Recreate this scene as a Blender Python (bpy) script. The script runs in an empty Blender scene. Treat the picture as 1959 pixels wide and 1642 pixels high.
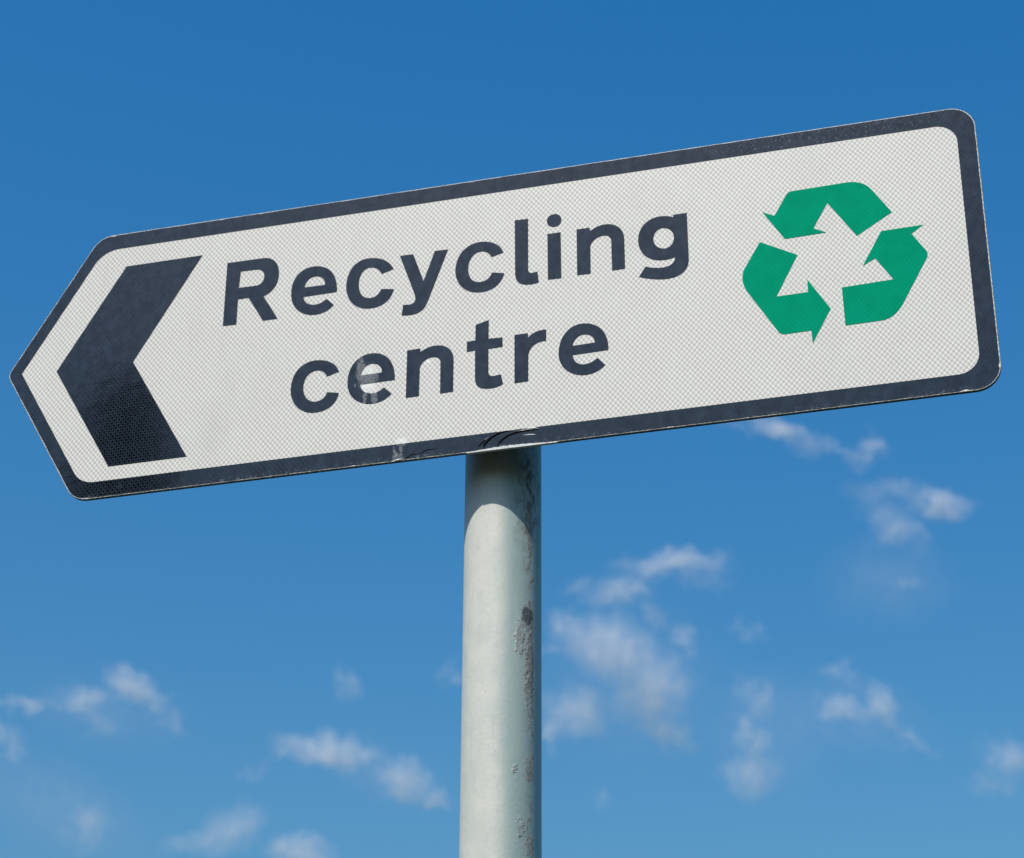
import bpy, bmesh, math, random
from mathutils import Vector, Matrix, noise

sc = bpy.context.scene
C = sc.collection
rad = math.radians

# ------------------------------------------------------------ camera
EYE = Vector((0.99710, -1.91658, 1.60078))
RIGHT = Vector((0.96397315, 0.26595307, 0.00497271))
UP = Vector((0.11983357, -0.45088671, 0.88450048))
FWD = Vector((-0.23747775, 0.85203882, 0.46651278))
cam = bpy.data.cameras.new('camera')
cam_o = bpy.data.objects.new('camera', cam)
C.objects.link(cam_o)
cam.sensor_fit = 'HORIZONTAL'
cam.sensor_width = 36.0
cam.lens = 4418.993 / 1959 * 36.0
cam.clip_start = 0.05
cam.clip_end = 20000
m = Matrix((RIGHT, UP, -FWD)).transposed().to_4x4()
m.translation = EYE
cam_o.matrix_world = m
cam.dof.use_dof = True
cam.dof.focus_distance = 2.16
cam.dof.aperture_fstop = 15.0
sc.camera = cam_o

# ------------------------------------------------------------ sky, sun, exposure
SUN_EL, SUN_AZ = 53.0, -163.6          # azimuth clockwise from +Y
w = bpy.data.worlds.new('World')
sc.world = w
w.use_nodes = True
wn, wl = w.node_tree.nodes, w.node_tree.links
for n in list(wn): wn.remove(n)
sky = wn.new('ShaderNodeTexSky')
sky.sky_type = 'NISHITA'
sky.sun_disc = False
sky.sun_elevation = rad(SUN_EL)
sky.sun_rotation = rad(SUN_AZ)
sky.altitude = 0
sky.air_density = 2.1
sky.dust_density = 2.2
sky.ozone_density = 10.0
hs = wn.new('ShaderNodeHueSaturation')
hs.inputs['Saturation'].default_value = 1.335
hs.inputs['Hue'].default_value = 0.503
bg = wn.new('ShaderNodeBackground')
bg.inputs['Strength'].default_value = 0.122
wo = wn.new('ShaderNodeOutputWorld')
wl.new(sky.outputs[0], hs.inputs['Color'])
wl.new(hs.outputs[0], bg.inputs['Color'])
wl.new(bg.outputs[0], wo.inputs['Surface'])
sun = bpy.data.lights.new('sun', 'SUN')
sun.energy = 4.2
sun.angle = rad(0.5)
sun.color = (1.0, 0.97, 0.92)
sun_o = bpy.data.objects.new('sun', sun)
C.objects.link(sun_o)
sd = Vector((math.sin(rad(SUN_AZ)) * math.cos(rad(SUN_EL)), math.cos(rad(SUN_AZ)) * math.cos(rad(SUN_EL)), math.sin(rad(SUN_EL))))
sun_o.rotation_euler = sd.to_track_quat('Z', 'Y').to_euler()
sun_o.location = (0, 0, 30)
sc.view_settings.view_transform = 'Standard'
sc.view_settings.look = 'None'
sc.view_settings.exposure = 0.0
sc.view_settings.gamma = 1.0
sc.view_settings.use_curve_mapping = False
sc.cycles.volume_max_steps = 128
sc.cycles.volume_bounces = 2
sc.cycles.use_denoising = True

# ------------------------------------------------------------ helpers
class NT:
    def __init__(s, name):
        s.m = bpy.data.materials.new(name)
        s.m.use_nodes = True
        s.t = s.m.node_tree
        for n in list(s.t.nodes): s.t.nodes.remove(n)
        s.out = s.t.nodes.new('ShaderNodeOutputMaterial')
        s.tc = s.t.nodes.new('ShaderNodeTexCoord').outputs['Object']
    def n(s, typ, **kw):
        nd = s.t.nodes.new(typ)
        for k, v in kw.items(): setattr(nd, k, v)
        return nd
    def put(s, sock, v):
        if isinstance(v, bpy.types.NodeSocket): s.t.links.new(v, sock)
        else: sock.default_value = v
    def math(s, op, a, b=0.0, c=0.0, clamp=False):
        nd = s.n('ShaderNodeMath', operation=op, use_clamp=clamp)
        for i, v in enumerate((a, b, c)): s.put(nd.inputs[i], v)
        return nd.outputs[0]
    def mul(s, a, b): return s.math('MULTIPLY', a, b)
    def add(s, a, b): return s.math('ADD', a, b)
    def sub(s, a, b): return s.math('SUBTRACT', a, b)
    def mx(s, a, b): return s.math('MAXIMUM', a, b)
    def mn(s, a, b): return s.math('MINIMUM', a, b)
    def step(s, v, lo, hi, a=0.0, b=1.0):
        nd = s.n('ShaderNodeMapRange', interpolation_type='SMOOTHSTEP')
        s.put(nd.inputs[0], v)
        for i, x in enumerate((lo, hi, a, b)): nd.inputs[i + 1].default_value = x
        return nd.outputs[0]
    def xyz(s, v=None):
        nd = s.n('ShaderNodeSeparateXYZ')
        s.put(nd.inputs[0], v or s.tc)
        return nd.outputs
    def comb(s, x, y, z):
        nd = s.n('ShaderNodeCombineXYZ')
        for i, v in enumerate((x, y, z)): s.put(nd.inputs[i], v)
        return nd.outputs[0]
    def noise(s, scale, detail=2.0, rough=0.5, v=None, stretch=None, off=(0, 0, 0)):
        v = v or s.tc
        if stretch or any(off):
            mp = s.n('ShaderNodeMapping')
            s.put(mp.inputs[0], v)
            mp.inputs['Scale'].default_value = stretch or (1, 1, 1)
            mp.inputs['Location'].default_value = off
            v = mp.outputs[0]
        nd = s.n('ShaderNodeTexNoise')
        s.put(nd.inputs['Vector'], v)
        nd.inputs['Scale'].default_value = scale
        nd.inputs['Detail'].default_value = detail
        nd.inputs['Roughness'].default_value = rough
        return nd.outputs[0]
    def mix(s, f, a, b):
        nd = s.n('ShaderNodeMix', data_type='RGBA')
        s.put(nd.inputs[0], f)
        for i, v in ((6, a), (7, b)):
            s.put(nd.inputs[i], (*v, 1) if isinstance(v, tuple) and len(v) == 3 else v)
        return nd.outputs[2]
    def bump(s, h, strength, dist, normal=None):
        nd = s.n('ShaderNodeBump')
        s.put(nd.inputs['Height'], h)
        nd.inputs['Strength'].default_value = strength
        nd.inputs['Distance'].default_value = dist
        if normal: s.put(nd.inputs['Normal'], normal)
        return nd.outputs[0]
    def bsdf(s, color, rough=0.5, metal=0.0, ior=1.5, normal=None, **kw):
        nd = s.n('ShaderNodeBsdfPrincipled')
        s.put(nd.inputs['Base Color'], (*color, 1) if isinstance(color, tuple) else color)
        s.put(nd.inputs['Roughness'], rough)
        s.put(nd.inputs['Metallic'], metal)
        nd.inputs['IOR'].default_value = ior
        if normal: s.put(nd.inputs['Normal'], normal)
        for k, v in kw.items(): s.put(nd.inputs[k], v)
        s.t.links.new(nd.outputs[0], s.out.inputs['Surface'])
        return s.m
    def blob(s, x, z, cx, cz, rx, rz, soft=0.35):
        """soft ellipse mask in sign millimetres"""
        a = s.math('DIVIDE', s.sub(x, cx), rx)
        b = s.math('DIVIDE', s.sub(z, cz), rz)
        r = s.math('SQRT', s.add(s.mul(a, a), s.mul(b, b)))
        return s.step(r, 1.0 + soft, 1.0 - soft)

def tag(o, label=None, cat=None, kind=None, group=None):
    if label: o['label'] = label
    if cat: o['category'] = cat
    if kind: o['kind'] = kind
    if group: o['group'] = group
    return o

def mesh_obj(name, bm, mat, parent=None, loc=(0, 0, 0), smooth=False):
    me = bpy.data.meshes.new(name)
    bm.normal_update()
    bm.to_mesh(me)
    bm.free()
    me.materials.append(mat)
    if smooth:
        for p in me.polygons: p.use_smooth = True
    o = bpy.data.objects.new(name, me)
    C.objects.link(o)
    o.parent = parent
    o.location = loc
    return o

def bez(p0, p1, p2, p3, n=14):
    out = []
    for i in range(1, n + 1):
        t = i / n
        u = 1 - t
        out.append((u**3*p0[0] + 3*u*u*t*p1[0] + 3*u*t*t*p2[0] + t**3*p3[0],
                    u**3*p0[1] + 3*u*u*t*p1[1] + 3*u*t*t*p2[1] + t**3*p3[1]))
    return out

def parse(path):
    loops, cur, tok, i = [], [], path.split(), 0
    def pt(s): a, b = s.split(','); return (float(a), float(b))
    while i < len(tok):
        c = tok[i]
        if c == 'M': cur = [pt(tok[i + 1])]; i += 2
        elif c == 'L': cur.append(pt(tok[i + 1])); i += 2
        elif c == 'C': cur += bez(cur[-1], pt(tok[i + 1]), pt(tok[i + 2]), pt(tok[i + 3])); i += 4
        elif c == 'Z':
            if math.dist(cur[0], cur[-1]) < 0.05: cur.pop()
            loops.append(cur); i += 1
    return loops

def rounded(poly, radii, n=12):
    """round each corner of a counter-clockwise polygon (mm)"""
    out = []
    N = len(poly)
    for i in range(N):
        p = Vector(poly[i]); a = Vector(poly[i - 1]); b = Vector(poly[(i + 1) % N])
        r = radii[i]
        if r <= 0: out.append(tuple(p)); continue
        d1, d2 = (a - p).normalized(), (b - p).normalized()
        half = d1.angle(d2) / 2
        t = r / math.tan(half)
        c = p + (d1 + d2).normalized() * (r / math.sin(half))
        s = p + d1 * t - c
        e = p + d2 * t - c
        ang = s.angle_signed(e)      # clockwise positive in mathutils
        for k in range(n + 1):
            th = -ang * k / n
            out.append((c.x + s.x * math.cos(th) - s.y * math.sin(th), c.y + s.x * math.sin(th) + s.y * math.cos(th)))
    return out

def resample(loop, step):
    out = []
    for i in range(len(loop)):
        a, b = Vector(loop[i]), Vector(loop[(i + 1) % len(loop)])
        L = (b - a).length
        k = max(1, int(L / step))
        for j in range(k): out.append(tuple(a.lerp(b, j / k)))
    return out

def plate(name, loops, y0, y1, mat, parent=None, loc=(0, 0, 0), bevel=0.0):
    """flat sheet from outlines in mm on the sign plane, between y0 (front) and y1 (back), metres"""
    cu = bpy.data.curves.new(name, 'CURVE')
    cu.dimensions = '2D'
    cu.fill_mode = 'BOTH'
    cu.extrude = (y1 - y0) / 2
    if bevel:
        cu.bevel_depth = bevel
        cu.offset = -bevel
        cu.extrude -= bevel
        cu.bevel_resolution = 2
    for lp in loops:
        sp = cu.splines.new('POLY')
        sp.points.add(len(lp) - 1)
        for q, p in zip(sp.points, lp): q.co = (p[0] / 1000, p[1] / 1000, 0, 1)
        sp.use_cyclic_u = True
    tmp = bpy.data.objects.new('tmp', cu)
    C.objects.link(tmp)
    dg = bpy.context.evaluated_depsgraph_get()
    me = bpy.data.meshes.new_from_object(tmp.evaluated_get(dg))
    me.name = name
    bpy.data.objects.remove(tmp)
    bpy.data.curves.remove(cu)
    ym = (y0 + y1) / 2
    for v in me.vertices:
        x, y, z = v.co
        v.co = (x, ym - z, y)
    me.materials.clear()
    me.materials.append(mat)
    for p in me.polygons: p.use_smooth = False
    o = bpy.data.objects.new(name, me)
    C.objects.link(o)
    o.parent = parent
    o.location = loc
    return o

def tube_path(bm, pts, radii, seg=10, flat=1.0, axis_y=False):
    rings = []
    n = len(pts)
    for i, p in enumerate(pts):
        d = (Vector(pts[min(i + 1, n - 1)]) - Vector(pts[max(i - 1, 0)])).normalized()
        a = Vector((0, -1, 0)) if axis_y else (Vector((0, 0, 1)) if abs(d.z) < .9 else Vector((1, 0, 0)))
        a = (a - d * a.dot(d)).normalized()
        b = d.cross(a)
        rings.append([bm.verts.new(Vector(p) + (a * math.cos(t) * flat + b * math.sin(t)) * radii[i]) for t in [2 * math.pi * k / seg for k in range(seg)]])
    for r0, r1 in zip(rings, rings[1:]):
        for k in range(seg): bm.faces.new((r0[k], r0[(k + 1) % seg], r1[(k + 1) % seg], r1[k]))
    bm.faces.new(rings[0][::-1]); bm.faces.new(rings[-1])

def box(bm, x0, x1, y0, y1, z0, z1):
    v = [bm.verts.new((x, y, z)) for x in (x0, x1) for y in (y0, y1) for z in (z0, z1)]
    for f in ((0, 1, 3, 2), (4, 6, 7, 5), (0, 4, 5, 1), (2, 3, 7, 6), (0, 2, 6, 4), (1, 5, 7, 3)):
        bm.faces.new([v[i] for i in f])

# ------------------------------------------------------------ sign-film materials (object coordinates = sign plane, metres)
def film_coords(s):
    X, Y, Z = s.xyz()
    return s.mul(X, 1000.0), s.mul(Z, 1000.0)

def cells(s, x, z):
    """prismatic cell pattern: 1 inside a cell, 0 on the seal lines"""
    wn_ = s.noise(9.0, 1.0)
    a = s.math('DIVIDE', s.add(x, s.mul(wn_, 1.2)), 5.11)
    b = s.math('DIVIDE', s.add(z, s.mul(wn_, -1.0)), 6.22)
    out = []
    for c in (s.add(a, b), s.sub(a, b)):
        f = s.math('FRACT', c)
        d = s.math('ABSOLUTE', s.sub(f, 0.5))
        out.append(s.math('POWER', d, 3.5))
    p = s.math('POWER', s.add(out[0], out[1]), 1 / 3.5)
    return p

def droppings(s, x, z):
    """pale bird-dropping smear over the second line of text and a smaller one on the bottom border"""
    nz = s.noise(160.0, 3.0, 0.65)
    nx = s.add(x, s.mul(s.sub(nz, 0.5), 7.0))
    nzz = s.add(z, s.mul(s.sub(s.noise(130.0, 2.0, 0.6, off=(3, 1, 2)), 0.5), 8.0))
    m_ = s.blob(nx, nzz, 312, 99, 10.5, 15)
    m_ = s.mx(m_, s.blob(nx, nzz, 304.5, 108, 4.5, 16))
    m_ = s.mx(m_, s.blob(nx, nzz, 310, 77, 2.2, 11))
    m_ = s.mx(m_, s.blob(nx, nzz, 320, 76, 3.4, 9))
    m_ = s.mx(m_, s.blob(nx, nzz, 349.5, 12, 1.8, 9))
    m_ = s.mx(m_, s.blob(nx, nzz, 343, 7, 1.6, 9))
    m_ = s.mx(m_, s.mul(s.blob(nx, nzz, 347, 3, 5, 4), 0.9))
    m_ = s.mx(m_, s.blob(nx, nzz, 350, 21, 6, 5))
    m_ = s.mx(m_, s.blob(nx, nzz, 299.5, 91, 0.9, 2.0))
    return m_

def white_sheet_mat():
    s = NT('prismatic_white_sheeting')
    x, z = film_coords(s)
    p = cells(s, x, z)
    inside = s.step(p, 0.455, 0.385)
    fine = s.noise(900.0, 2.0)
    cellc = s.mix(fine, (0.490, 0.458, 0.402), (0.580, 0.545, 0.480))
    big = s.noise(26.0, 3.0, 0.6)
    cellc = s.mix(s.step(big, .35, .7), cellc, s.mix(0.25, cellc, (0.60, 0.60, 0.48)))
    col = s.mix(inside, (0.87, 0.815, 0.715), cellc)
    # spots where the cells have lost their seal and read plain white
    d = s.blob(x, z, 375.6, 108.6, 2.0, 2.0)
    d = s.mx(d, s.mul(droppings(s, x, z), s.step(s.noise(240.0, 3.0), .34, .60, 0.2, 0.85)))
    col = s.mix(d, col, (0.86, 0.83, 0.76))
    grime = s.step(s.noise(11.0, 5.0, 0.65, stretch=(1, 1, .45)), .50, .78, 0.0, 0.15)
    col = s.mix(grime, col, (0.38, 0.37, 0.32))
    run = s.mul(s.step(s.noise(55.0, 3.0, 0.6, stretch=(1, 1, .06), off=(3, 3, 0)), .60, .76, 0, .11), s.step(s.noise(7.0, 2.0, off=(1, 5, 1)), .4, .6))
    col = s.mix(run, col, (0.30, 0.28, 0.23))
    speck = s.step(s.noise(420.0, 1.0, 0.5, off=(7, 7, 7)), .80, .84, 0, .5)
    col = s.mix(speck, col, (0.25, 0.24, 0.20))
    h = s.add(s.mul(inside, -0.2), s.mul(s.noise(60.0, 2.0), 0.8))
    return s.bsdf(col, 0.22, 0, 1.5, s.bump(h, 0.18, 0.0004))

def black_film_mat():
    s = NT('black_film')
    x, z = film_coords(s)
    p = cells(s, x, z)
    inside = s.step(p, 0.47, 0.36)
    mott = s.noise(70.0, 4.0, 0.65)
    col = s.mix(s.step(mott, .35, .65), (0.0018, 0.0022, 0.003), (0.004, 0.005, 0.0065))
    # dull scuffs in the film
    scuff = s.step(s.noise(55.0, 5.0, 0.75, off=(5, 2, 9)), .55, .80, 0, .5)
    col = s.mix(s.mul(scuff, 0.14), col, (0.10, 0.11, 0.12))
    scratch = s.step(s.noise(150.0, 3.0, 0.7, stretch=(.35, 1, 1.6), off=(1, 8, 4)), .72, .78, 0, .35)
    col = s.mix(scratch, col, (0.22, 0.23, 0.24))
    # crazed patch along the top edge at the right
    craze = s.mul(s.mul(s.blob(x, z, 790, 309, 120, 12), s.step(s.noise(330.0, 4.0, 0.75, off=(8, 1, 3)), .54, .66)), 0.5)
    col = s.mix(craze, col, (0.16, 0.165, 0.17))
    drop = s.mul(droppings(s, x, z), s.step(s.noise(520.0, 4.0, 0.75), .34, .62, 0.2, 1.0))
    col = s.mix(s.mul(drop, 0.55), col, (0.10, 0.12, 0.14))
    # grit along the lower edge where the water dries
    low = s.mul(s.step(z, 7.0, 0.5), s.step(s.noise(260.0, 3.0, .7, off=(2, 2, 2)), .50, .66))
    low = s.mul(low, s.step(s.noise(7.0, 2.0, off=(9, 0, 0)), .40, .58))
    col = s.mix(s.mul(low, 0.6), col, (0.20, 0.20, 0.19))
    rgh = s.add(s.mul(scuff, 0.35), 0.055)
    rgh = s.mx(rgh, s.mul(drop, 0.6))
    nm = s.bump(s.mul(inside, 1.0), 0.085, 0.0004)
    nm = s.bump(s.noise(30.0, 2.0, 0.5, stretch=(1, 1, 2.6)), 0.05, 0.0008, nm)
    nm = s.bump(s.noise(420.0, 3.0, 0.7), 0.04, 0.0002, nm)
    spec = s.step(s.add(s.mul(s.noise(95.0, 5.0, 0.7, stretch=(1.4, 1, .7), off=(6, 6, 1)), .6), s.mul(mott, .4)), .38, .62, 0.41, 0.55)
    return s.bsdf(col, rgh, 0, 1.66, nm, **{'Specular IOR Level': spec})

def green_film_mat():
    s = NT('green_film')
    x, z = film_coords(s)
    p = cells(s, x, z)
    inside = s.step(p, 0.47, 0.38)
    var = s.noise(48.0, 2.0)
    base = s.mix(s.step(var, .35, .65), (0.0005, 0.262, 0.134), (0.0005, 0.286, 0.150))
    col = s.mix(inside, s.mix(0.17, base, (0.006, 0.42, 0.25)), base)
    return s.bsdf(col, 0.5, 0, 1.04, s.bump(s.noise(60.0, 2.0), 0.12, 0.0004))

def alu_mat(name='weathered_aluminium', base=(0.42, 0.42, 0.41)):
    s = NT(name)
    c = s.mix(s.step(s.noise(120.0, 5.0, 0.7), .35, .7), base, tuple(v * 0.55 for v in base))
    return s.bsdf(c, s.step(s.noise(60.0, 3.0), .3, .7, .45, .7), 0.35, 1.45, s.bump(s.noise(500.0, 3.0), 0.3, 0.0002))

def edge_mat():
    s = NT('cut_sheet_edge')
    c = s.mix(s.step(s.noise(220.0, 4.0, 0.7), .42, .60), (0.62, 0.60, 0.55), (0.16, 0.13, 0.10))
    X, Y, Z = s.xyz()
    back = s.step(Y, 0.0006, 0.0014)
    c = s.mix(back, c, s.mix(s.noise(90.0, 3.0), (0.018, 0.016, 0.014), (0.05, 0.045, 0.038)))
    return s.bsdf(c, 0.7, 0.0, 1.4)

def bare_metal_mat():
    s = NT('bent_bare_metal')
    c = s.mix(s.step(s.noise(380.0, 4.0, 0.75), .45, .72), (0.74, 0.74, 0.70), (0.30, 0.28, 0.25))
    return s.bsdf(c, 0.55, 0.1, 1.5, s.bump(s.noise(500.0, 3.0), 0.5, 0.0003))

def crease_mat():
    s = NT('puckered_black_film')
    return s.bsdf((0.003, 0.004, 0.006), s.step(s.noise(300.0, 2.0), .3, .7, .16, .3), 0, 1.4, s.bump(s.noise(260.0, 2.0), 0.3, 0.0003))

def post_mat():
    s = NT('grey_green_post_paint')
    X, Y, Z = s.xyz()
    # angle round the post, metres along the surface from the sign-facing front (x right)
    th = s.math('ARCTAN2', X, s.mul(Y, -1.0))
    u = s.mul(th, 0.038)
    q = s.comb(u, 0.0, Z)
    nA = s.noise(26.0, 4.0, 0.6, q)
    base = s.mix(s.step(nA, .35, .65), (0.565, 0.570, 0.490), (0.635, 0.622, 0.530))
    # darker teal on the side turned from the sun: shading put into the colour
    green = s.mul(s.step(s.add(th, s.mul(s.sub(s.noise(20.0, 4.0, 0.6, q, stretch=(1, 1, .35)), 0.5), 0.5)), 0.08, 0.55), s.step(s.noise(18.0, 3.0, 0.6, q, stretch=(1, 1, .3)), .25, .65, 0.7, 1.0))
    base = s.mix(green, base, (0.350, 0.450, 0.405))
    # fine dirt flecks
    fl = s.step(s.noise(300.0, 3.0, 0.65, q), .62, .70, 0, .6)
    base = s.mix(fl, base, (0.30, 0.30, 0.26))
    scr = s.step(s.noise(90.0, 2.0, 0.6, q, stretch=(1.0, 1, .25), off=(4, 0, 1)), .70, .76, 0, .22)
    base = s.mix(scr, base, (0.38, 0.40, 0.36))
    # faint rain runs and bleached mottling the length of the post
    runs = s.step(s.noise(150.0, 4.0, 0.65, q, stretch=(1.0, 1, .05), off=(1, 2, 0)), .54, .72, 0, .20)
    base = s.mix(runs, base, (0.33, 0.33, 0.28))
    motl = s.step(s.noise(75.0, 5.0, 0.7, q, stretch=(1, 1, .5), off=(8, 0, 4)), .50, .66, 0, .30)
    base = s.mix(motl, base, (0.44, 0.47, 0.42))
    # run of lichen and blistered paint down one side
    wob = s.mul(s.sub(s.noise(11.0, 3.0, 0.6, s.comb(0.0, 3.0, Z)), 0.5), 0.18)
    t2 = s.add(th, wob)
    band = s.mul(s.step(t2, 0.78, 0.98), s.step(t2, 1.28, 1.08))
    wide = s.mul(s.step(t2, 0.30, 0.80), s.step(t2, 1.5, 1.15))
    gate = s.add(s.step(s.noise(13.0, 3.0, 0.6, s.comb(0.0, 7.0, Z)), .40, .62, -0.06, 0.10), s.mul(s.mul(s.step(Z, 2.32, 2.37), s.step(Z, 2.50, 2.45)), 0.09))
    n1 = s.noise(120.0, 6.0, 0.75, q, stretch=(1, 1, .6))
    lich = s.step(s.add(s.add(n1, s.mul(band, 0.12)), s.mul(gate, band)), .625, .685)
    lich = s.mul(lich, wide)
    lcol = s.mix(s.step(s.noise(240.0, 3.0, 0.7, q), .40, .62), (0.225, 0.195, 0.165), (0.43, 0.39, 0.345))
    col = s.mix(s.mul(lich, 0.72), base, lcol)
    # grime under the lichen
    gr = s.mul(band, s.step(s.noise(60.0, 4.0, 0.7, q, off=(3, 3, 3)), .50, .72, 0, .55))
    col = s.mix(gr, col, (0.17, 0.17, 0.16))
    # one dark mould patch with the pale scab under it
    dx = s.add(th, s.mul(s.sub(s.noise(130.0, 3.0, .6, q), .5), .35))
    dz = s.add(Z, s.mul(s.sub(s.noise(110.0, 3.0, .6, q, off=(1, 5, 2)), .5), .016))
    def sp(cx, cz, rx, rz):
        a = s.math('DIVIDE', s.sub(dx, cx), rx); b = s.math('DIVIDE', s.sub(dz, cz), rz)
        return s.step(s.math('SQRT', s.add(s.mul(a, a), s.mul(b, b))), 1.2, .75)
    scab = s.mx(sp(.74, 2.448, .13, .019), sp(1.04, 2.43, .11, .040))
    scab = s.mx(scab, sp(.60, 2.317, .07, .0045))
    scab = s.mx(scab, sp(.76, 2.262, .10, .010))
    scab = s.mul(scab, s.step(n1, .38, .50))
    col = s.mix(s.mul(scab, 0.65), col, lcol)
    mould = sp(.98, 2.471, .20, .0085)
    col = s.mix(s.mul(mould, 0.85), col, (0.055, 0.062, 0.066))
    # heavier grime up under the sign
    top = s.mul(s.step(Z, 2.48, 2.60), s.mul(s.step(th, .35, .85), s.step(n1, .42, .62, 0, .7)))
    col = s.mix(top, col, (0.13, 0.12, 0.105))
    h = s.add(s.mul(lich, 0.6), s.mul(s.noise(240.0, 4.0, .7, q), 0.35))
    h = s.add(h, s.mul(scab, 0.7))
    nm = s.bump(h, 0.7, 0.0011)
    nm = s.bump(s.noise(30.0, 2.0, .5, q), 0.25, 0.001, nm)
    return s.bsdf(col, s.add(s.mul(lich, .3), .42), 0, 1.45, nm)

def crack_mat():
    s = NT('dark_crack')
    return s.bsdf(s.mix(s.noise(300.0, 2.0), (0.001, 0.001, 0.0015), (0.004, 0.004, 0.005)), 0.9, 0, 1.05)
M_CRACK = crack_mat()
M_WHITE, M_BLACK, M_GREEN = white_sheet_mat(), black_film_mat(), green_film_mat()
M_ALU, M_EDGE, M_BARE, M_CREASE, M_POST = alu_mat('weathered_rail', (0.10, 0.10, 0.10)), edge_mat(), bare_metal_mat(), crease_mat(), post_mat()
M_STEEL = alu_mat('galvanised_steel', (0.30, 0.31, 0.32))

# ------------------------------------------------------------ ground (outside the frame, it lights the scene from below)
def grass_mat():
    s = NT('mown_grass')
    c = s.mix(s.noise(0.6, 5.0, 0.6), (0.014, 0.024, 0.007), (0.032, 0.044, 0.015))
    c = s.mix(s.step(s.noise(60.0, 3.0, .7), .4, .7), c, (0.02, 0.035, 0.01))
    return s.bsdf(c, 0.9, 0, 1.3, s.bump(s.noise(70.0, 3.0, .7), 0.8, 0.03))
def asphalt_mat():
    s = NT('asphalt')
    c = s.mix(s.noise(180.0, 3.0, .7), (0.016, 0.016, 0.017), (0.038, 0.037, 0.036))
    return s.bsdf(c, 0.85, 0, 1.4, s.bump(s.noise(260.0, 2.0), 0.6, 0.004))
bm = bmesh.new()
R_ = 9000
vs = [bm.verts.new((R_ * math.cos(t), R_ * math.sin(t), 0)) for t in [2 * math.pi * k / 64 for k in range(64)]]
bm.faces.new(vs)
tag(mesh_obj('ground', bm, grass_mat()), kind='structure')
bm = bmesh.new()
box(bm, -120, 120, -3.2, -0.55, -0.05, 0.02)
tag(mesh_obj('pavement', bm, asphalt_mat()), kind='structure')

# ------------------------------------------------------------ the sign
POST = Vector((0.43530, 0.06764, 0.0))
BASE = 2.63
sign = bpy.data.objects.new('road_sign', None)
C.objects.link(sign)
sign.location = POST
tag(sign, 'white recycling centre direction sign with black border and chevron on a grey green post', 'road sign')

# post: tube from the ground to just under the sign top
bm = bmesh.new()
seg, zs = 128, [0.0, 0.6, 1.2, 1.8, 2.2, 2.4, 2.6, 2.8, BASE + 0.285]
rings = [[bm.verts.new((0.038 * math.cos(2 * math.pi * k / seg), 0.038 * math.sin(2 * math.pi * k / seg), z)) for k in range(seg)] for z in zs]
for a, b in zip(rings, rings[1:]):
    for k in range(seg): bm.faces.new((a[k], a[(k + 1) % seg], b[(k + 1) % seg], b[k]))
post = mesh_obj('post', bm, M_POST, sign, smooth=True)
tag(post, 'pale grey green painted steel post with a run of lichen down its right side')
bm = bmesh.new()
prof = [(0.0395, BASE + .262), (0.0402, BASE + .266), (0.0402, BASE + .286), (0.037, BASE + .292), (0.022, BASE + .298), (0.0, BASE + .300)]
rr = [[bm.verts.new((r * math.cos(2 * math.pi * k / 48), r * math.sin(2 * math.pi * k / 48), z)) for k in range(48)] for r, z in prof[:-1]]
for a, b in zip(rr, rr[1:]):
    for k in range(48): bm.faces.new((a[k], a[(k + 1) % 48], b[(k + 1) % 48], b[k]))
tv = bm.verts.new((0, 0, prof[-1][1]))
for k in range(48): bm.faces.new((rr[-1][k], rr[-1][(k + 1) % 48], tv))
mesh_obj('post_cap', bm, M_STEEL, post, smooth=True)

# outlines (mm, origin at the lower left virtual corner of the rectangular part)
W, H, TIP = 932.9, 317.3, 91.5
OUT = [(0, 0), (W, 0), (W, H), (0, H), (-TIP, H / 2)]
def inset_outline(d, ds, radii):
    """offset the straight sides by d and the slanted ones by ds"""
    k = TIP / (H / 2)
    off = ds / math.cos(math.atan(k)) if False else ds * math.sqrt(1 + k * k)
    xb = -k * d + off
    return rounded([(xb, d), (W - d, d), (W - d, H - d), (xb, H - d), (-TIP + off, H / 2)], radii)
outline = rounded(OUT, [26, 25, 25, 26, 11])
panel = plate('sign_panel', [outline], 0.0, 0.0036, M_EDGE, sign, (-POST.x, -POST.y, BASE), bevel=0.0003)
tag(panel, 'flat metal sign panel pointed at its left end')

white_lp = resample(inset_outline(0.5, 0.5, [25.5, 24.5, 24.5, 25.5, 10.5]), 4)
sheet = plate('white_sheeting', [white_lp], -0.00030, -0.00002, M_WHITE, panel)

# black border with a slightly ragged, chipped outer edge
chips = [(346, -0.5, 7, 1.6), (898, 1.0, 5, 2.2), (14, 0.5, 6, 1.2), (931.6, 24, 3, 1.6), (16, 316.2, 3, 1.4), (141, 316.5, 2, 1.0), (300, -.5, 4, .8), (185, 317, 2, .9), (620, 0, 4, .7)]
def ragged(lp):
    out = []
    cx, cz = W / 2, H / 2
    for i, (x, z) in enumerate(lp):
        n_ = noise.noise(Vector((x * .09, z * .09, 0))) * 0.35 + noise.noise(Vector((x * .5, z * .5, 3))) * 0.22
        d = 0.15 + n_ * .8
        for (a, b, r, dep) in chips:
            q = math.hypot(x - a, z - b)
            if q < r: d += .7 * dep * (1 - (q / r) ** 2)
        # inward normal from neighbours
        p0, p1 = Vector(lp[i - 1]), Vector(lp[(i + 1) % len(lp)])
        t = (p1 - p0).normalized()
        nrm = Vector((-t.y, t.x))
        if nrm.dot(Vector((min(max(cx, x - 60), x + 60) - x, cz - z))) < 0: nrm = -nrm
        out.append((x + nrm.x * d, z + nrm.y * d))
    return out
outer = ragged(resample(inset_outline(1.0, 0.9, [25, 24, 24, 25, 10]), 1.5))
inner = inset_outline(18.8, 14.3, [26, 21, 21, 32, 1.0])
border = plate('border', [outer, inner], -0.00058, -0.00032, M_BLACK, panel)
tag(border, 'black border round the edge of the sign')

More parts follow.
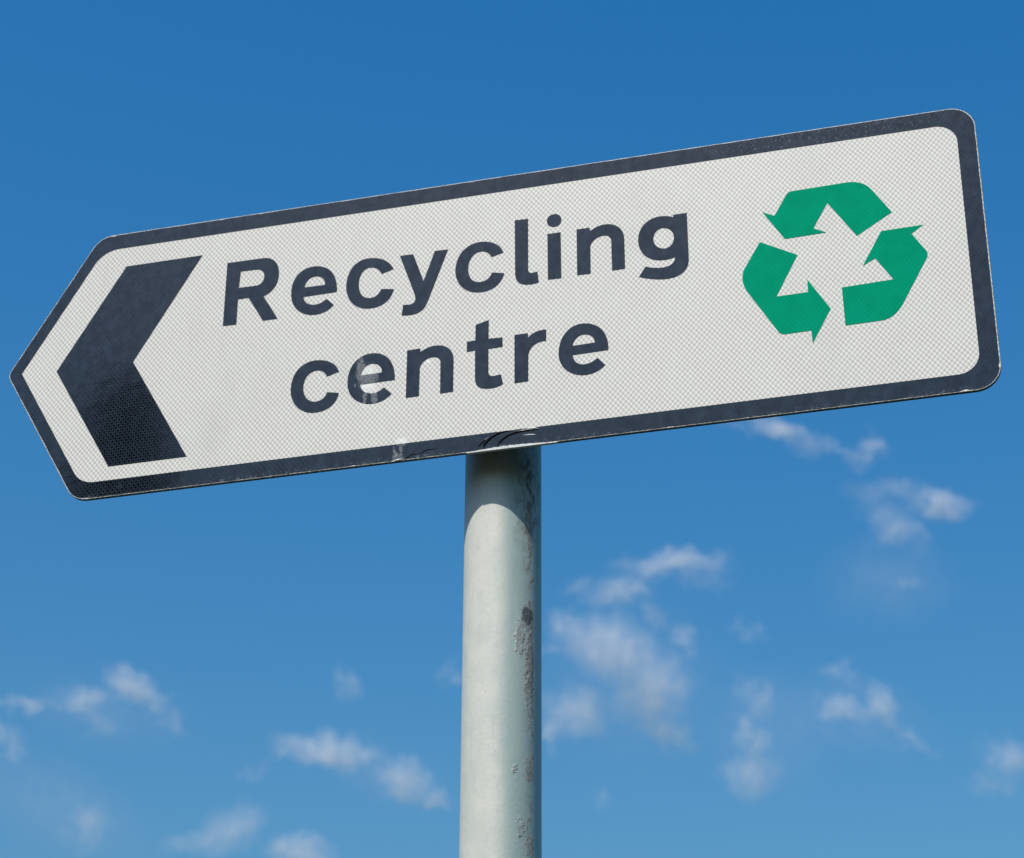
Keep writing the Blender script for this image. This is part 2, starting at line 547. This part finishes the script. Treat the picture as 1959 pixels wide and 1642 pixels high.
PATHS = {
    'chevron': "M 34.3,274.5 L 121.4,274.5 L 52.3,154.8 L 121.5,34.7 L 35.5,34.6 L -34.8,155.6 Z",
    'R': "M 150.6,260.0 L 192.0,259.6 C 203.1,258.5 209.0,250.3 209.6,239.0 C 210.4,224.4 203.9,216.0 194.0,212.5 L 211.3,182.8 L 195.0,182.8 L 177.3,213.2 L 165.6,213.1 L 165.6,182.7 L 150.6,183.1 Z M 166.6,247.1 L 183.4,246.6 C 189.7,246.5 193.4,242.5 193.3,237.3 C 193.4,230.5 190.1,226.7 183.8,226.8 L 165.7,227.1 Z",
    'e1': "M 274.9,205.1 L 238.5,204.7 C 239.1,197.5 245.1,193.6 251.3,193.5 C 257.1,193.4 260.3,195.4 264.0,198.5 L 272.3,190.0 C 266.3,182.8 256.5,179.8 246.5,182.0 C 234.1,184.9 225.4,194.9 224.6,210.2 C 223.5,230.8 235.0,242.5 252.2,239.8 C 266.9,237.4 275.4,224.3 274.9,205.1 Z M 239.0,216.1 C 240.5,224.7 245.8,228.5 252.0,227.5 C 258.2,226.5 261.4,221.8 261.4,215.8 Z",
    'c1': "M 335.9,223.1 L 323.1,219.1 C 320.0,225.7 316.2,228.3 310.8,228.8 C 302.4,229.3 298.2,220.7 298.6,209.6 C 299.0,199.5 303.8,192.9 310.6,192.2 C 316.7,191.5 321.1,195.2 323.1,201.1 L 336.8,198.8 C 334.2,184.8 323.1,177.9 308.0,180.0 C 294.3,182.3 285.5,194.0 284.9,209.3 C 284.2,229.7 295.0,242.9 312.7,240.1 C 324.2,238.2 332.0,232.2 335.9,223.1 Z",
    'y': "M 342.1,237.9 L 356.5,237.6 L 368.5,203.7 L 379.8,237.7 L 394.0,237.4 L 373.9,179.5 C 369.8,167.8 363.9,162.9 346.0,166.1 L 347.4,178.5 C 356.1,176.5 360.6,178.3 360.1,184.1 C 359.9,186.7 359.6,188.4 359.1,189.6 Z",
    'c2': "M 453.2,224.0 L 440.4,220.6 C 438.1,226.0 434.4,228.6 429.9,229.0 C 421.0,229.6 415.6,221.2 415.9,209.4 C 416.2,200.2 420.7,193.3 428.1,192.8 C 434.0,192.4 439.1,195.7 441.0,202.1 L 454.1,199.2 C 451.0,185.6 440.0,178.7 425.3,181.0 C 412.0,183.1 402.5,194.9 402.2,209.9 C 402.0,230.1 414.8,243.2 432.7,240.3 C 443.2,238.6 449.9,233.3 453.2,224.0 Z",
    'l': "M 464.7,260.8 L 478.8,260.4 L 479.0,200.2 C 479.0,196.0 480.9,194.6 484.6,195.1 L 488.7,195.8 L 490.1,182.7 C 486.8,181.9 482.4,181.1 477.3,182.0 C 469.3,183.2 465.6,188.2 465.4,196.5 Z",
    'i': "M 499.1,238.5 L 513.0,238.5 L 513.5,184.0 L 499.6,184.2 Z M 513.8,253.9 C 514.1,249.1 511.2,245.9 506.3,246.0 C 501.9,246.4 498.7,249.3 498.6,253.7 C 498.6,258.5 501.8,261.3 506.2,261.4 C 510.7,261.2 513.6,258.3 513.8,253.9 Z",
    'n1': "M 529.6,239.0 L 543.2,238.9 L 543.6,234.6 C 548.9,238.7 555.5,241.2 563.4,239.7 C 573.5,237.6 578.7,229.6 578.7,219.6 L 578.9,184.7 L 565.6,184.5 L 565.3,218.5 C 565.2,223.5 562.8,226.6 558.2,227.0 C 551.0,227.5 544.4,222.0 543.7,216.3 L 543.7,184.4 L 529.8,184.7 Z",
    'g': "M 629.2,239.8 L 643.1,239.8 L 643.5,186.1 C 643.3,169.9 631.0,163.7 612.8,166.8 C 605.7,168.1 598.7,170.1 592.8,172.7 L 599.6,183.8 C 603.2,181.9 608.9,180.6 613.1,180.0 C 623.0,179.1 629.4,181.8 629.7,189.9 C 624.6,188.0 617.6,187.8 611.9,189.2 C 599.9,192.0 592.6,202.5 592.8,216.0 C 593.4,233.8 606.1,242.1 620.3,239.8 C 624.6,239.1 627.5,238.1 629.3,236.8 Z M 629.2,212.7 C 629.0,205.6 624.3,201.0 618.6,201.7 C 612.5,202.7 608.3,208.2 608.4,214.7 C 608.6,221.8 613.3,226.7 619.0,225.9 C 625.1,224.9 629.4,219.5 629.2,212.7 Z",
    'c3': "M 281.3,110.1 L 268.5,106.1 C 266.4,111.4 263.3,114.3 258.0,114.8 C 248.2,115.0 243.2,107.1 243.7,95.7 C 244.3,86.8 249.2,79.7 256.7,78.9 C 262.7,78.4 267.8,81.9 269.4,88.1 L 282.1,85.5 C 280.1,72.2 269.3,64.9 254.3,66.6 C 240.8,68.5 230.8,80.6 230.1,95.2 C 229.3,116.5 241.5,129.3 259.7,126.6 C 270.3,125.0 278.1,119.5 281.3,110.1 Z",
    'e2': "M 341.0,92.0 L 304.5,91.8 C 305.5,85.4 309.4,81.2 316.1,80.2 C 322.0,79.5 326.3,81.6 329.6,85.2 L 338.1,76.8 C 331.9,69.7 322.4,66.9 312.8,68.6 C 300.1,71.3 291.3,81.8 290.8,94.7 C 289.9,115.9 302.4,128.5 318.9,126.1 C 332.4,124.1 341.3,111.6 341.0,92.0 Z M 304.9,102.4 C 306.4,110.2 311.1,114.7 317.1,114.2 C 323.8,113.2 327.2,108.0 327.1,102.7 Z",
    'n2': "M 353.1,124.1 L 367.0,124.4 L 366.9,120.0 C 372.3,124.1 379.6,126.4 387.0,125.1 C 396.5,123.2 402.1,116.5 402.2,106.0 L 402.3,70.0 L 388.8,69.7 L 388.5,104.8 C 388.5,108.8 385.8,112.1 380.6,112.4 C 373.3,112.5 367.1,107.1 367.0,100.7 L 366.8,69.9 L 353.1,69.8 Z",
    't': "M 424.6,143.0 L 438.3,146.8 L 438.2,125.1 L 452.6,124.5 L 452.8,113.7 L 438.2,113.3 L 438.5,87.1 C 438.5,83.1 440.7,81.7 444.6,81.8 L 451.3,82.6 L 453.7,71.5 C 449.0,68.5 443.3,67.5 436.1,68.5 C 428.1,69.6 424.8,74.0 424.7,81.9 L 424.3,113.5 L 415.8,113.2 L 415.8,124.9 L 424.5,125.2 Z",
    'r': "M 465.0,125.4 L 478.9,125.4 L 479.0,120.1 C 483.2,125.3 489.7,127.5 497.7,126.8 L 497.5,113.8 C 488.2,114.6 479.6,109.8 479.4,98.7 L 479.3,70.8 L 465.3,70.5 Z",
    'e3': "M 560.5,94.2 L 524.5,93.6 C 525.2,86.9 528.7,82.5 535.0,81.7 C 540.7,81.2 545.6,83.5 549.5,87.0 L 557.2,77.8 C 550.4,71.0 541.9,68.5 532.8,69.9 C 519.4,72.3 510.0,83.9 510.2,97.3 C 510.4,117.2 521.9,130.2 537.6,127.8 C 552.5,125.6 561.5,112.7 560.5,94.2 Z M 524.3,104.1 C 526.1,111.7 531.1,115.9 536.8,115.3 C 543.9,114.3 547.1,109.3 546.7,104.6 Z",
    'arrow_a': "M 718.8,227.7 L 730.6,221.5 L 742.6,242.6 C 744.3,245.5 746.0,247.2 748.9,247.3 L 803.5,248.3 C 813.1,248.3 821.9,244.5 827.2,236.0 L 845.1,206.7 L 809.7,185.2 L 783.3,227.8 L 768.0,200.7 L 780.3,194.0 L 739.6,193.1 Z",
    'arrow_b': "M 873.8,187.2 L 861.9,179.0 L 874.5,157.6 C 875.8,155.0 875.6,152.6 874.4,149.7 L 848.5,103.1 C 843.3,94.3 836.7,88.1 827.9,87.3 L 792.4,86.9 L 791.6,129.3 L 841.2,130.7 L 825.5,157.0 L 813.2,150.4 L 833.3,186.6 Z",
    'arrow_c': "M 714.8,193.5 L 750.9,172.8 L 728.1,129.0 L 758.9,129.3 L 758.9,143.4 L 779.6,107.7 L 760.3,72.2 L 759.7,86.3 L 733.6,86.0 C 731.0,86.4 729.4,87.6 728.0,89.9 L 700.6,137.6 C 695.1,147.6 694.5,157.6 698.2,165.1 Z",
}
def letters(keys):
    out = []
    for k in keys: out += parse(PATHS[k])
    return out
chev = plate('chevron', letters(['chevron']), -0.00058, -0.00032, M_BLACK, panel)
tag(chev, 'large black chevron pointing left')
word = plate('lettering', letters(['R', 'e1', 'c1', 'y', 'c2', 'l', 'i', 'n1', 'g']), -0.00058, -0.00032, M_BLACK, panel)
tag(word, 'upper line of black lettering reading Recycling')
word = plate('lettering', letters(['c3', 'e2', 'n2', 't', 'r', 'e3']), -0.00058, -0.00032, M_BLACK, panel)
tag(word, 'lower line of black lettering reading centre')
sym = plate('recycling_symbol', letters(['arrow_a', 'arrow_b', 'arrow_c']), -0.00058, -0.00032, M_GREEN, panel)
tag(sym, 'green symbol of three chasing arrows')

# puckered film on the bottom border in front of the post: three raised folds
def fold(pts, rmax, name='film_crease', lift=0.0010):
    bm = bmesh.new()
    # smooth the control points
    P = []
    for i in range(len(pts) - 1):
        p0 = pts[max(i - 1, 0)]; p1 = pts[i]; p2 = pts[i + 1]; p3 = pts[min(i + 2, len(pts) - 1)]
        for k in range(6):
            t = k / 6
            P.append(tuple(0.5 * ((2 * p1[j]) + (-p0[j] + p2[j]) * t + (2 * p0[j] - 5 * p1[j] + 4 * p2[j] - p3[j]) * t * t + (-p0[j] + 3 * p1[j] - 3 * p2[j] + p3[j]) * t ** 3) for j in (0, 1)))
    P.append(pts[-1])
    n = len(P)
    rings = []
    for i, (x, z) in enumerate(P):
        f = i / (n - 1)
        env = min(1, f / .25, (1 - f) / .35) ** 0.7 if 0 < f < 1 else 0.02
        a = Vector(P[max(i - 1, 0)]); b = Vector(P[min(i + 1, n - 1)])
        t = (b - a).normalized(); nr = Vector((-t.y, t.x))     # towards upper left
        wd = rmax * env
        # lip: thin lit crest above, deep overhanging face below
        prof = [(1.35, 0.0), (0.8, 0.55), (0.35, 1.0), (0.0, 0.95), (-0.55, 0.25), (-0.75, 0.0)]
        rings.append([bm.verts.new(((x + nr.x * q * wd) / 1000, -0.00056 - h * lift * env, (z + nr.y * q * wd) / 1000)) for q, h in prof])
    for r0, r1 in zip(rings, rings[1:]):
        for k in range(5): bm.faces.new((r0[k], r0[k + 1], r1[k + 1], r1[k]))
    bmesh.ops.recalc_face_normals(bm, faces=bm.faces)
    return mesh_obj(name, bm, M_CREASE, panel, smooth=True)
fold([(434.4, 0.9), (435.5, 5.5), (438.6, 9.6), (444, 13.8), (451.5, 17.2), (459, 18.0), (468, 17.8)], 1.5, lift=.0016)
fold([(448.7, 1.8), (450.5, 5.8), (455, 10.0), (460.5, 13.2), (468, 15.2), (477, 16.0), (486, 15.6), (490.5, 15.0)], 1.5, lift=.0018)
fold([(429.2, 4.2), (432, 7.4), (435.5, 11), (439.3, 13.2)], .9, lift=.0010)
fold([(468, 8.3), (472, 9.2), (477, 9.4)], .45, lift=.0006)

# pale torn lips of film beside the folds, where the white shows
for pts, r in (([(476, 17.2), (481, 18.0), (486, 17.7), (490, 16.6)], .75), ([(474.5, 11.3), (480, 11.3), (485, 10.6), (487.8, 10.2)], .5), ([(437, 12.6), (439.5, 14.0)], .4), ([(343.5, 1.2), (347, 1.2), (352, 1.6)], .9), ([(341, 3), (345, 6), (347, 9)], .35)):
    bm = bmesh.new()
    rs = [r * (.25 if i in (0, len(pts) - 1) else 1) for i in range(len(pts))]
    tube_path(bm, [(x / 1000, -0.0009, z / 1000) for x, z in pts], [q / 1000 for q in rs], 8, 0.6, True)
    mesh_obj('torn_film', bm, M_BARE, panel, smooth=True)

# cracked film left of the post: dark crack
bm = bmesh.new()
ck = [(354, 1.0), (358, 3.8), (362, 5.4), (367, 5.0), (372, 6.2), (377, 8.6), (383, 8.4), (387, 8.6)]
tube_path(bm, [(x / 1000, -0.0006, z / 1000) for x, z in ck], [.0003, .0005, .0005, .0004, .0005, .0005, .0004, .0001], 6, 0.5, True)
mesh_obj('film_crack', bm, M_CRACK, panel)

# bottom edge knocked forward in front of the post: a bright bare lip
bm = bmesh.new()
N = 60
rings = []
for i in range(N + 1):
    f = i / N
    x = 417 + f * 92
    e = math.sin(math.pi * f ** .9) ** 1.4 if 0 < f < 1 else 0.0
    e *= 1 + .25 * noise.noise(Vector((x * .25, 4, 0)))
    top = 0.2 + 2.1 * e + .15 * noise.noise(Vector((x * .4, 0, 0)))
    y = -0.0006
    rings.append([bm.verts.new((x / 1000, y, top / 1000)), bm.verts.new((x / 1000, y - .0022 * e, (top - 1.0 * e - .2) / 1000)),
                  bm.verts.new((x / 1000, y - .0020 * e, (-.5 - 1.1 * e) / 1000)), bm.verts.new((x / 1000, .0034, (-.3) / 1000)), bm.verts.new((x / 1000, .0034, .3 / 1000))])
for r0, r1 in zip(rings, rings[1:]):
    for k in range(4): bm.faces.new((r0[k], r0[k + 1], r1[k + 1], r1[k]))
bmesh.ops.recalc_face_normals(bm, faces=bm.faces)
mesh_obj('bent_edge', bm, M_BARE, panel)

# back of the sign: two channel rails and two clips round the post
for z in (0.085, 0.232):
    bm = bmesh.new()
    x0, x1 = 0.05, W / 1000 - 0.05
    box(bm, x0, x1, 0.0037, 0.0062, z - .022, z + .022)
    box(bm, x0, x1, 0.0063, 0.0200, z - .022, z - .0195)
    box(bm, x0, x1, 0.0063, 0.0200, z + .0195, z + .022)
    box(bm, x0, x1, 0.0201, 0.0225, z - .022, z - .008)
    box(bm, x0, x1, 0.0201, 0.0225, z + .008, z + .022)
    mesh_obj('rail', bm, M_ALU, sign, (-POST.x, -POST.y, BASE))
    bm = bmesh.new()
    sg = 40
    for side in (0,):
        for r0_, r1_ in ((0.0383, 0.0413),):
            rg = []
            for k in range(sg + 1):
                t = rad(-70) + rad(320) * k / sg
                c_, s_ = math.cos(t), math.sin(t)
                rg.append([bm.verts.new((r * c_, r * s_, BASE + z + dz)) for r, dz in ((r0_, -.016), (r1_, -.016), (r1_, .016), (r0_, .016))])
            for a, b in zip(rg, rg[1:]):
                for k in range(4): bm.faces.new((a[k], a[(k + 1) % 4], b[(k + 1) % 4], b[k]))
            bm.faces.new(rg[0]); bm.faces.new(rg[-1][::-1])
    bmesh.ops.recalc_face_normals(bm, faces=bm.faces)
    mesh_obj('clip', bm, M_STEEL, sign)

# ------------------------------------------------------------ a slender conifer behind the photographer, mirrored in the glossy chevron
def conifer(loc, height, rbase, seed):
    rnd = random.Random(seed)
    root = bpy.data.objects.new('conifer', None)
    C.objects.link(root)
    root.location = loc
    tag(root, 'tall slender dark conifer mirrored in the lower half of the glossy chevron', 'tree')
    s = NT('conifer_bark')
    bark = s.bsdf(s.mix(s.noise(30.0, 4.0), (0.05, 0.035, 0.025), (0.12, 0.09, 0.07)), 0.9, 0, 1.3, s.bump(s.noise(40.0, 3.0), .7, .02))
    s = NT('conifer_needles')
    leaf = s.bsdf(s.mix(s.noise(3.0, 3.0), (0.012, 0.030, 0.012), (0.035, 0.060, 0.022)), 0.8, 0, 1.3)
    bm = bmesh.new()
    tube_path(bm, [(0, 0, -.1), (0.03, 0, height * .4), (-.02, .03, height * .75), (0, 0, height * .98)], [.22, .15, .08, .02], 10)
    nb = 420
    bl = bmesh.new()
    for i in range(nb):
        f = (i / nb) ** 0.9
        z = height * (0.08 + .9 * f)
        L = rbase * (1 - f) ** .5 * rnd.uniform(.75, 1.1) + .10
        a = i * 2.39996 + rnd.uniform(-.3, .3)
        d = Vector((math.cos(a), math.sin(a), rnd.uniform(.15, .5)))
        p0 = Vector((0, 0, z)); p1 = p0 + d * L * .55; p2 = p0 + d * L + Vector((0, 0, -.05 * L))
        tube_path(bm, [p0, p1, p2], [.03, .018, .006], 5)
        for k in range(34):
            t = rnd.uniform(.1, 1.05)
            c = p0.lerp(p2, t) + Vector((rnd.gauss(0, .1), rnd.gauss(0, .1), rnd.gauss(0, .1)))
            ax = Vector((rnd.gauss(0, 1), rnd.gauss(0, 1), rnd.gauss(0, .6))).normalized() * rnd.uniform(.10, .2)
            bx = ax.cross(Vector((rnd.gauss(0, 1), rnd.gauss(0, 1), rnd.gauss(0, 1)))).normalized() * rnd.uniform(.02, .05)
            v = [bl.verts.new(c - ax), bl.verts.new(c + bx), bl.verts.new(c + ax), bl.verts.new(c - bx)]
            bl.faces.new(v)
    mesh_obj('trunk', bm, bark, root, smooth=True)
    mesh_obj('crown', bl, leaf, root)
az = rad(26.3)
TD = 22.0
conifer((0.05 - math.sin(az) * TD, -math.cos(az) * TD, 0), 2.7 + TD * math.tan(rad(28.9)), 1.5, 5)

# unseen belt of broadleaf trees added below the frame to cut low sky light
def added_woodland():
    rnd = random.Random(11)
    s = NT('added_woodland_leaves')
    leaf = s.bsdf(s.mix(s.noise(1.5, 4.0), (0.02, 0.038, 0.012), (0.055, 0.08, 0.028)), 0.8, 0, 1.3)
    bm = bmesh.new()
    for i in range(54):
        deg = -180 + 360 * i / 54 + rnd.uniform(-2, 2)
        a = rad(deg); R0 = rnd.uniform(27, 33)
        cx, cy = 0.4 - math.sin(a) * R0, -math.cos(a) * R0
        Ht = rnd.uniform(9.5, 12.0) if abs(deg) < 110 else rnd.uniform(6.0, 7.3); rw = rnd.uniform(2.8, 3.8)
        tube_path(bm, [(cx, cy, -.1), (cx + .1, cy, Ht * .35), (cx, cy + .1, Ht * .8)], [.24, .17, .05], 6)
        lobes = [(Vector((cx + rnd.gauss(0, rw * .4), cy + rnd.gauss(0, rw * .4), rnd.uniform(.14, .82) * Ht)), rnd.uniform(1.1, 2.0)) for _ in range(16)]
        for c, r in lobes:
            for k in range(170):
                d = Vector((rnd.gauss(0, 1), rnd.gauss(0, 1), rnd.gauss(0, 1))).normalized() * r * rnd.uniform(.6, 1.05)
                p = c + d
                ax = Vector((rnd.gauss(0, 1), rnd.gauss(0, 1), rnd.gauss(0, 1))).normalized() * rnd.uniform(.11, .20)
                bx = ax.cross(Vector((rnd.gauss(0, 1), rnd.gauss(0, 1), rnd.gauss(0, 1)))).normalized() * rnd.uniform(.06, .12)
                bm.faces.new([bm.verts.new(p - ax), bm.verts.new(p + bx), bm.verts.new(p + ax), bm.verts.new(p - bx)])
    o = mesh_obj('added_woodland', bm, leaf)
    tag(o, 'unseen dark belt of broadleaf trees added all round to cut low sky light', 'added_woodland', 'stuff')
added_woodland()

# ------------------------------------------------------------ clouds: small scraps of broken cumulus 1.5 km up, each a volume
# position, heading and climb of the line to them, then the puffs (x, z, half width, half height, roll, density) in metres
CLOUDS = [
    ((-1747, 3569, 1502), 26.1, 20.7, [(49, 29, 60, 25, -26, 1.0), (-39, 2, 46, 27, 4, 0.6), (-135, -10, 60, 14, 4, 0.5), (-16, -39, 31, 24, 4, 0.35), (109, -30, 37, 19, -16, 0.3), (-4, -19, 144, 58, -6, 0.15)]),
    ((-1406, 4016, 1502), 19.3, 19.4, [(-78, 29, 94, 31, -6, 1.0), (70, -24, 53, 39, -38, 0.95), (131, -57, 39, 18, -18, 0.6), (29, -10, 143, 56, -18, 0.14)]),
    ((-2017, 3709, 1502), 28.5, 19.5, [(0, 0, 43, 28, -35, 0.5)]),
    ((-1301, 3599, 1502), 19.9, 21.4, [(0, 0, 20, 30, 22, 0.4)]),
    ((-1831, 4330, 1502), 22.9, 17.7, [(17, 7, 80, 42, 33, 0.6), (-57, -22, 69, 22, 3, 0.4)]),
    ((-1716, 4494, 1502), 20.9, 17.3, [(0, 0, 68, 34, -8, 0.85)]),
    ((-2084, 4109, 1502), 26.9, 18.0, [(46, -32, 46, 49, 4, 0.4), (-16, 11, 186, 82, -21, 0.17)]),
    ((-675, 3284, 1502), 11.6, 24.1, [(28, 21, 83, 21, 2, 0.9), (-64, -17, 65, 21, -1, 0.75), (-6, -59, 22, 23, -1, 0.6), (69, 7, 50, 23, -21, 0.3)]),
    ((-828, 3701, 1502), 12.6, 21.6, [(-94, 103, 39, 26, -21, 0.7), (-118, 59, 46, 17, -1, 0.35), (-13, 49, 85, 54, -26, 1.0), (50, -20, 61, 65, -51, 0.9), (85, -93, 46, 35, -51, 0.75), (-83, -51, 61, 42, -1, 0.72), (-125, -86, 20, 37, -1, 0.5), (107, 70, 37, 20, -51, 0.45), (9, -6, 166, 139, -21, 0.16)]),
    ((-359, 2877, 1502), 7.1, 27.3, [(-43, 14, 49, 16, -29, 0.75), (21, -8, 34, 9, -24, 0.4), (74, -22, 30, 18, -4, 0.7), (-109, 23, 30, 7, -4, 0.25)]),
    ((-288, 3057, 1502), 5.4, 26.0, [(0, 0, 66, 15, -4, 0.28)]),
    ((-208, 3127, 1502), 3.8, 25.6, [(0, 0, 52, 19, -19, 0.85)]),
    ((-287, 3176, 1502), 5.2, 25.2, [(0, 0, 61, 27, -39, 0.5)]),
    ((-576, 3540, 1502), 9.3, 22.7, [(0, 0, 28, 22, -2, 0.35)]),
    ((-616, 3839, 1502), 9.1, 21.1, [(0, 0, 42, 25, -52, 0.5)]),
    ((-652, 4090, 1502), 9.1, 19.9, [(-13, 18, 44, 28, -52, 0.7), (-16, -50, 52, 44, 13, 0.6), (17, 27, 120, 110, -22, 0.15)]),
    ((-440, 3970, 1502), 6.3, 20.6, [(-31, 8, 56, 24, -8, 0.7), (35, 14, 25, 41, 12, 0.7), (73, -46, 62, 12, -38, 0.4), (-13, -3, 126, 68, -18, 0.16)]),
    ((-452, 3766, 1502), 6.8, 21.6, [(0, 0, 33, 15, -23, 0.35)]),
    ((-216, 4310, 1502), 2.9, 19.2, [(8, 13, 56, 35, -24, 0.6), (-21, -35, 48, 31, -4, 0.3)]),
    ((-320, 3388, 1502), 5.4, 23.8, [(22, -9, 20, 13, -4, 0.3), (-2, 1, 101, 67, -4, 0.16)]),
    ((-1110, 3593, 1502), 17.2, 21.7, [(0, 0, 20, 24, 1, 0.25)]),
    ((-1008, 4316, 1502), 13.1, 18.7, [(0, 0, 21, 25, 0, 0.2)]),
    ((-1635, 3991, 1502), 22.3, 19.2, [(0, 0, 27, 21, 3, 0.22)]),
]

CLOUD_LABELS = [
    'bright curved cloud scrap low at the left below the sign point',
    'long bright cloud scrap low between the left edge and the post',
    'faint cloud scrap cut by the left edge of the photo',
    'small faint upright wisp left of the post',
    'soft pale cloud at the bottom edge left of the post',
    'bright small cloud cut by the bottom edge nearest the post on its left',
    'faint hazy cloud in the bottom left corner',
    'stepped cloud scrap with a flat bright top right of the post',
    'biggest cloud scrap immediately right of the post',
    'cloud streak just below the lower edge of the sign at right',
    'thin faint streak between the two right hand streaks under the sign',
    'small bright cloud under the lower right corner of the sign',
    'dim slanting cloud left of and below the small bright one at right',
    'tiny faint puff right of the biggest cloud',
    'slim slanting wisp above the low twin puffs right of the post',
    'two low puffs stacked one above the other right of the post',
    'pointed cloud scrap low at the right with a thin tail',
    'tiny faint wisp just above the pointed cloud scrap',
    'pinkish cloud cut by the right edge low down',
    'very faint puff high at the right below the dim slanting cloud',
    'very faint puff touching the left side of the post',
    'very faint puff low right of the post near the bottom',
    'very faint puff above the long bright cloud scrap',
]
def cloud(i, loc, heading, climb, puffs):
    rnd = random.Random(100 + i)
    s = NT('cloud_vapour')
    m_ = s.m
    # fray the edges: push the sample point around with noise
    def nvec(scale, amp, detail):
        nd = s.n('ShaderNodeTexNoise')
        mp = s.n('ShaderNodeMapping')
        mp.inputs['Location'].default_value = (rnd.uniform(0, 900), rnd.uniform(0, 900), rnd.uniform(0, 900))
        s.put(mp.inputs[0], s.tc)
        s.put(nd.inputs['Vector'], mp.outputs[0])
        nd.inputs['Scale'].default_value = scale
        nd.inputs['Detail'].default_value = detail
        nd.inputs['Roughness'].default_value = 0.55
        a = s.n('ShaderNodeVectorMath', operation='SUBTRACT'); s.put(a.inputs[0], nd.outputs['Color']); a.inputs[1].default_value = (.5, .5, .5)
        b = s.n('ShaderNodeVectorMath', operation='SCALE'); s.put(b.inputs[0], a.outputs[0]); b.inputs['Scale'].default_value = amp
        return b.outputs[0], nd.outputs[0]
    v1, f1 = nvec(1 / 42, 82, 5.0)
    a = s.n('ShaderNodeVectorMath', operation='ADD'); s.put(a.inputs[0], s.tc); s.put(a.inputs[1], v1)
    P = a.outputs[0]
    dens = None
    bm = bmesh.new()
    pts = []
    for (x, z, rx, rz, roll, al) in puffs:
        ry = max(18.0, math.sqrt(rx * rz) * .8)
        rx, rz = rx * 1.42, rz * 1.5
        mp = s.n('ShaderNodeMapping', vector_type='TEXTURE')
        s.put(mp.inputs[0], P)
        mp.inputs['Location'].default_value = (x, 0, z)
        mp.inputs['Rotation'].default_value = (0, rad(-roll), 0)
        mp.inputs['Scale'].default_value = (rx, ry, rz)
        L = s.n('ShaderNodeVectorMath', operation='LENGTH'); s.put(L.inputs[0], mp.outputs[0])
        fo = s.step(L.outputs['Value'], 1.0, 0.12)
        tau = -math.log(max(.08, 1 - al * .58))
        d = s.mul(fo, tau / (ry * 0.95))
        dens = d if dens is None else s.mx(dens, d)
        M = Matrix.Translation((x, 0, z)) @ Matrix.Rotation(rad(-roll), 4, 'Y')
        for k in range(26):                       # hull points of the puff
            ph = math.acos(1 - 2 * (k + .5) / 26); t = k * 2.39996
            e = 20
            pts.append(M @ Vector(((rx + e) * math.sin(ph) * math.cos(t), (ry + e) * math.sin(ph) * math.sin(t), (rz + e) * math.cos(ph))))
    wisp = s.step(s.noise(1 / 26, 5.0, .62, off=(rnd.uniform(0, 99), 0, 5)), .34, .66, .55, 1.2)
    dens = s.mul(dens, wisp)
    pv = s.n('ShaderNodeVolumeScatter')
    pv.inputs['Color'].default_value = (1, 0.965, 0.985, 1)
    s.put(pv.inputs['Density'], dens)
    pv.inputs['Anisotropy'].default_value = 0.0
    s.t.links.new(pv.outputs[0], s.out.inputs['Volume'])
    m_.cycles.volume_step_rate = 1.0
    for p in pts: bm.verts.new(p)
    bmesh.ops.convex_hull(bm, input=list(bm.verts))
    for v in [v for v in bm.verts if not v.link_faces]: bm.verts.remove(v)
    o = mesh_obj('cloud', bm, m_, None, loc)
    o.rotation_euler = (rad(climb), 0, rad(heading))
    o.rotation_mode = 'XYZ'
    tag(o, CLOUD_LABELS[i], 'cloud', None, 'scraps of cloud in the blue sky')
for i, (loc, heading, climb, puffs) in enumerate(CLOUDS):
    cloud(i, loc, heading, climb, puffs)
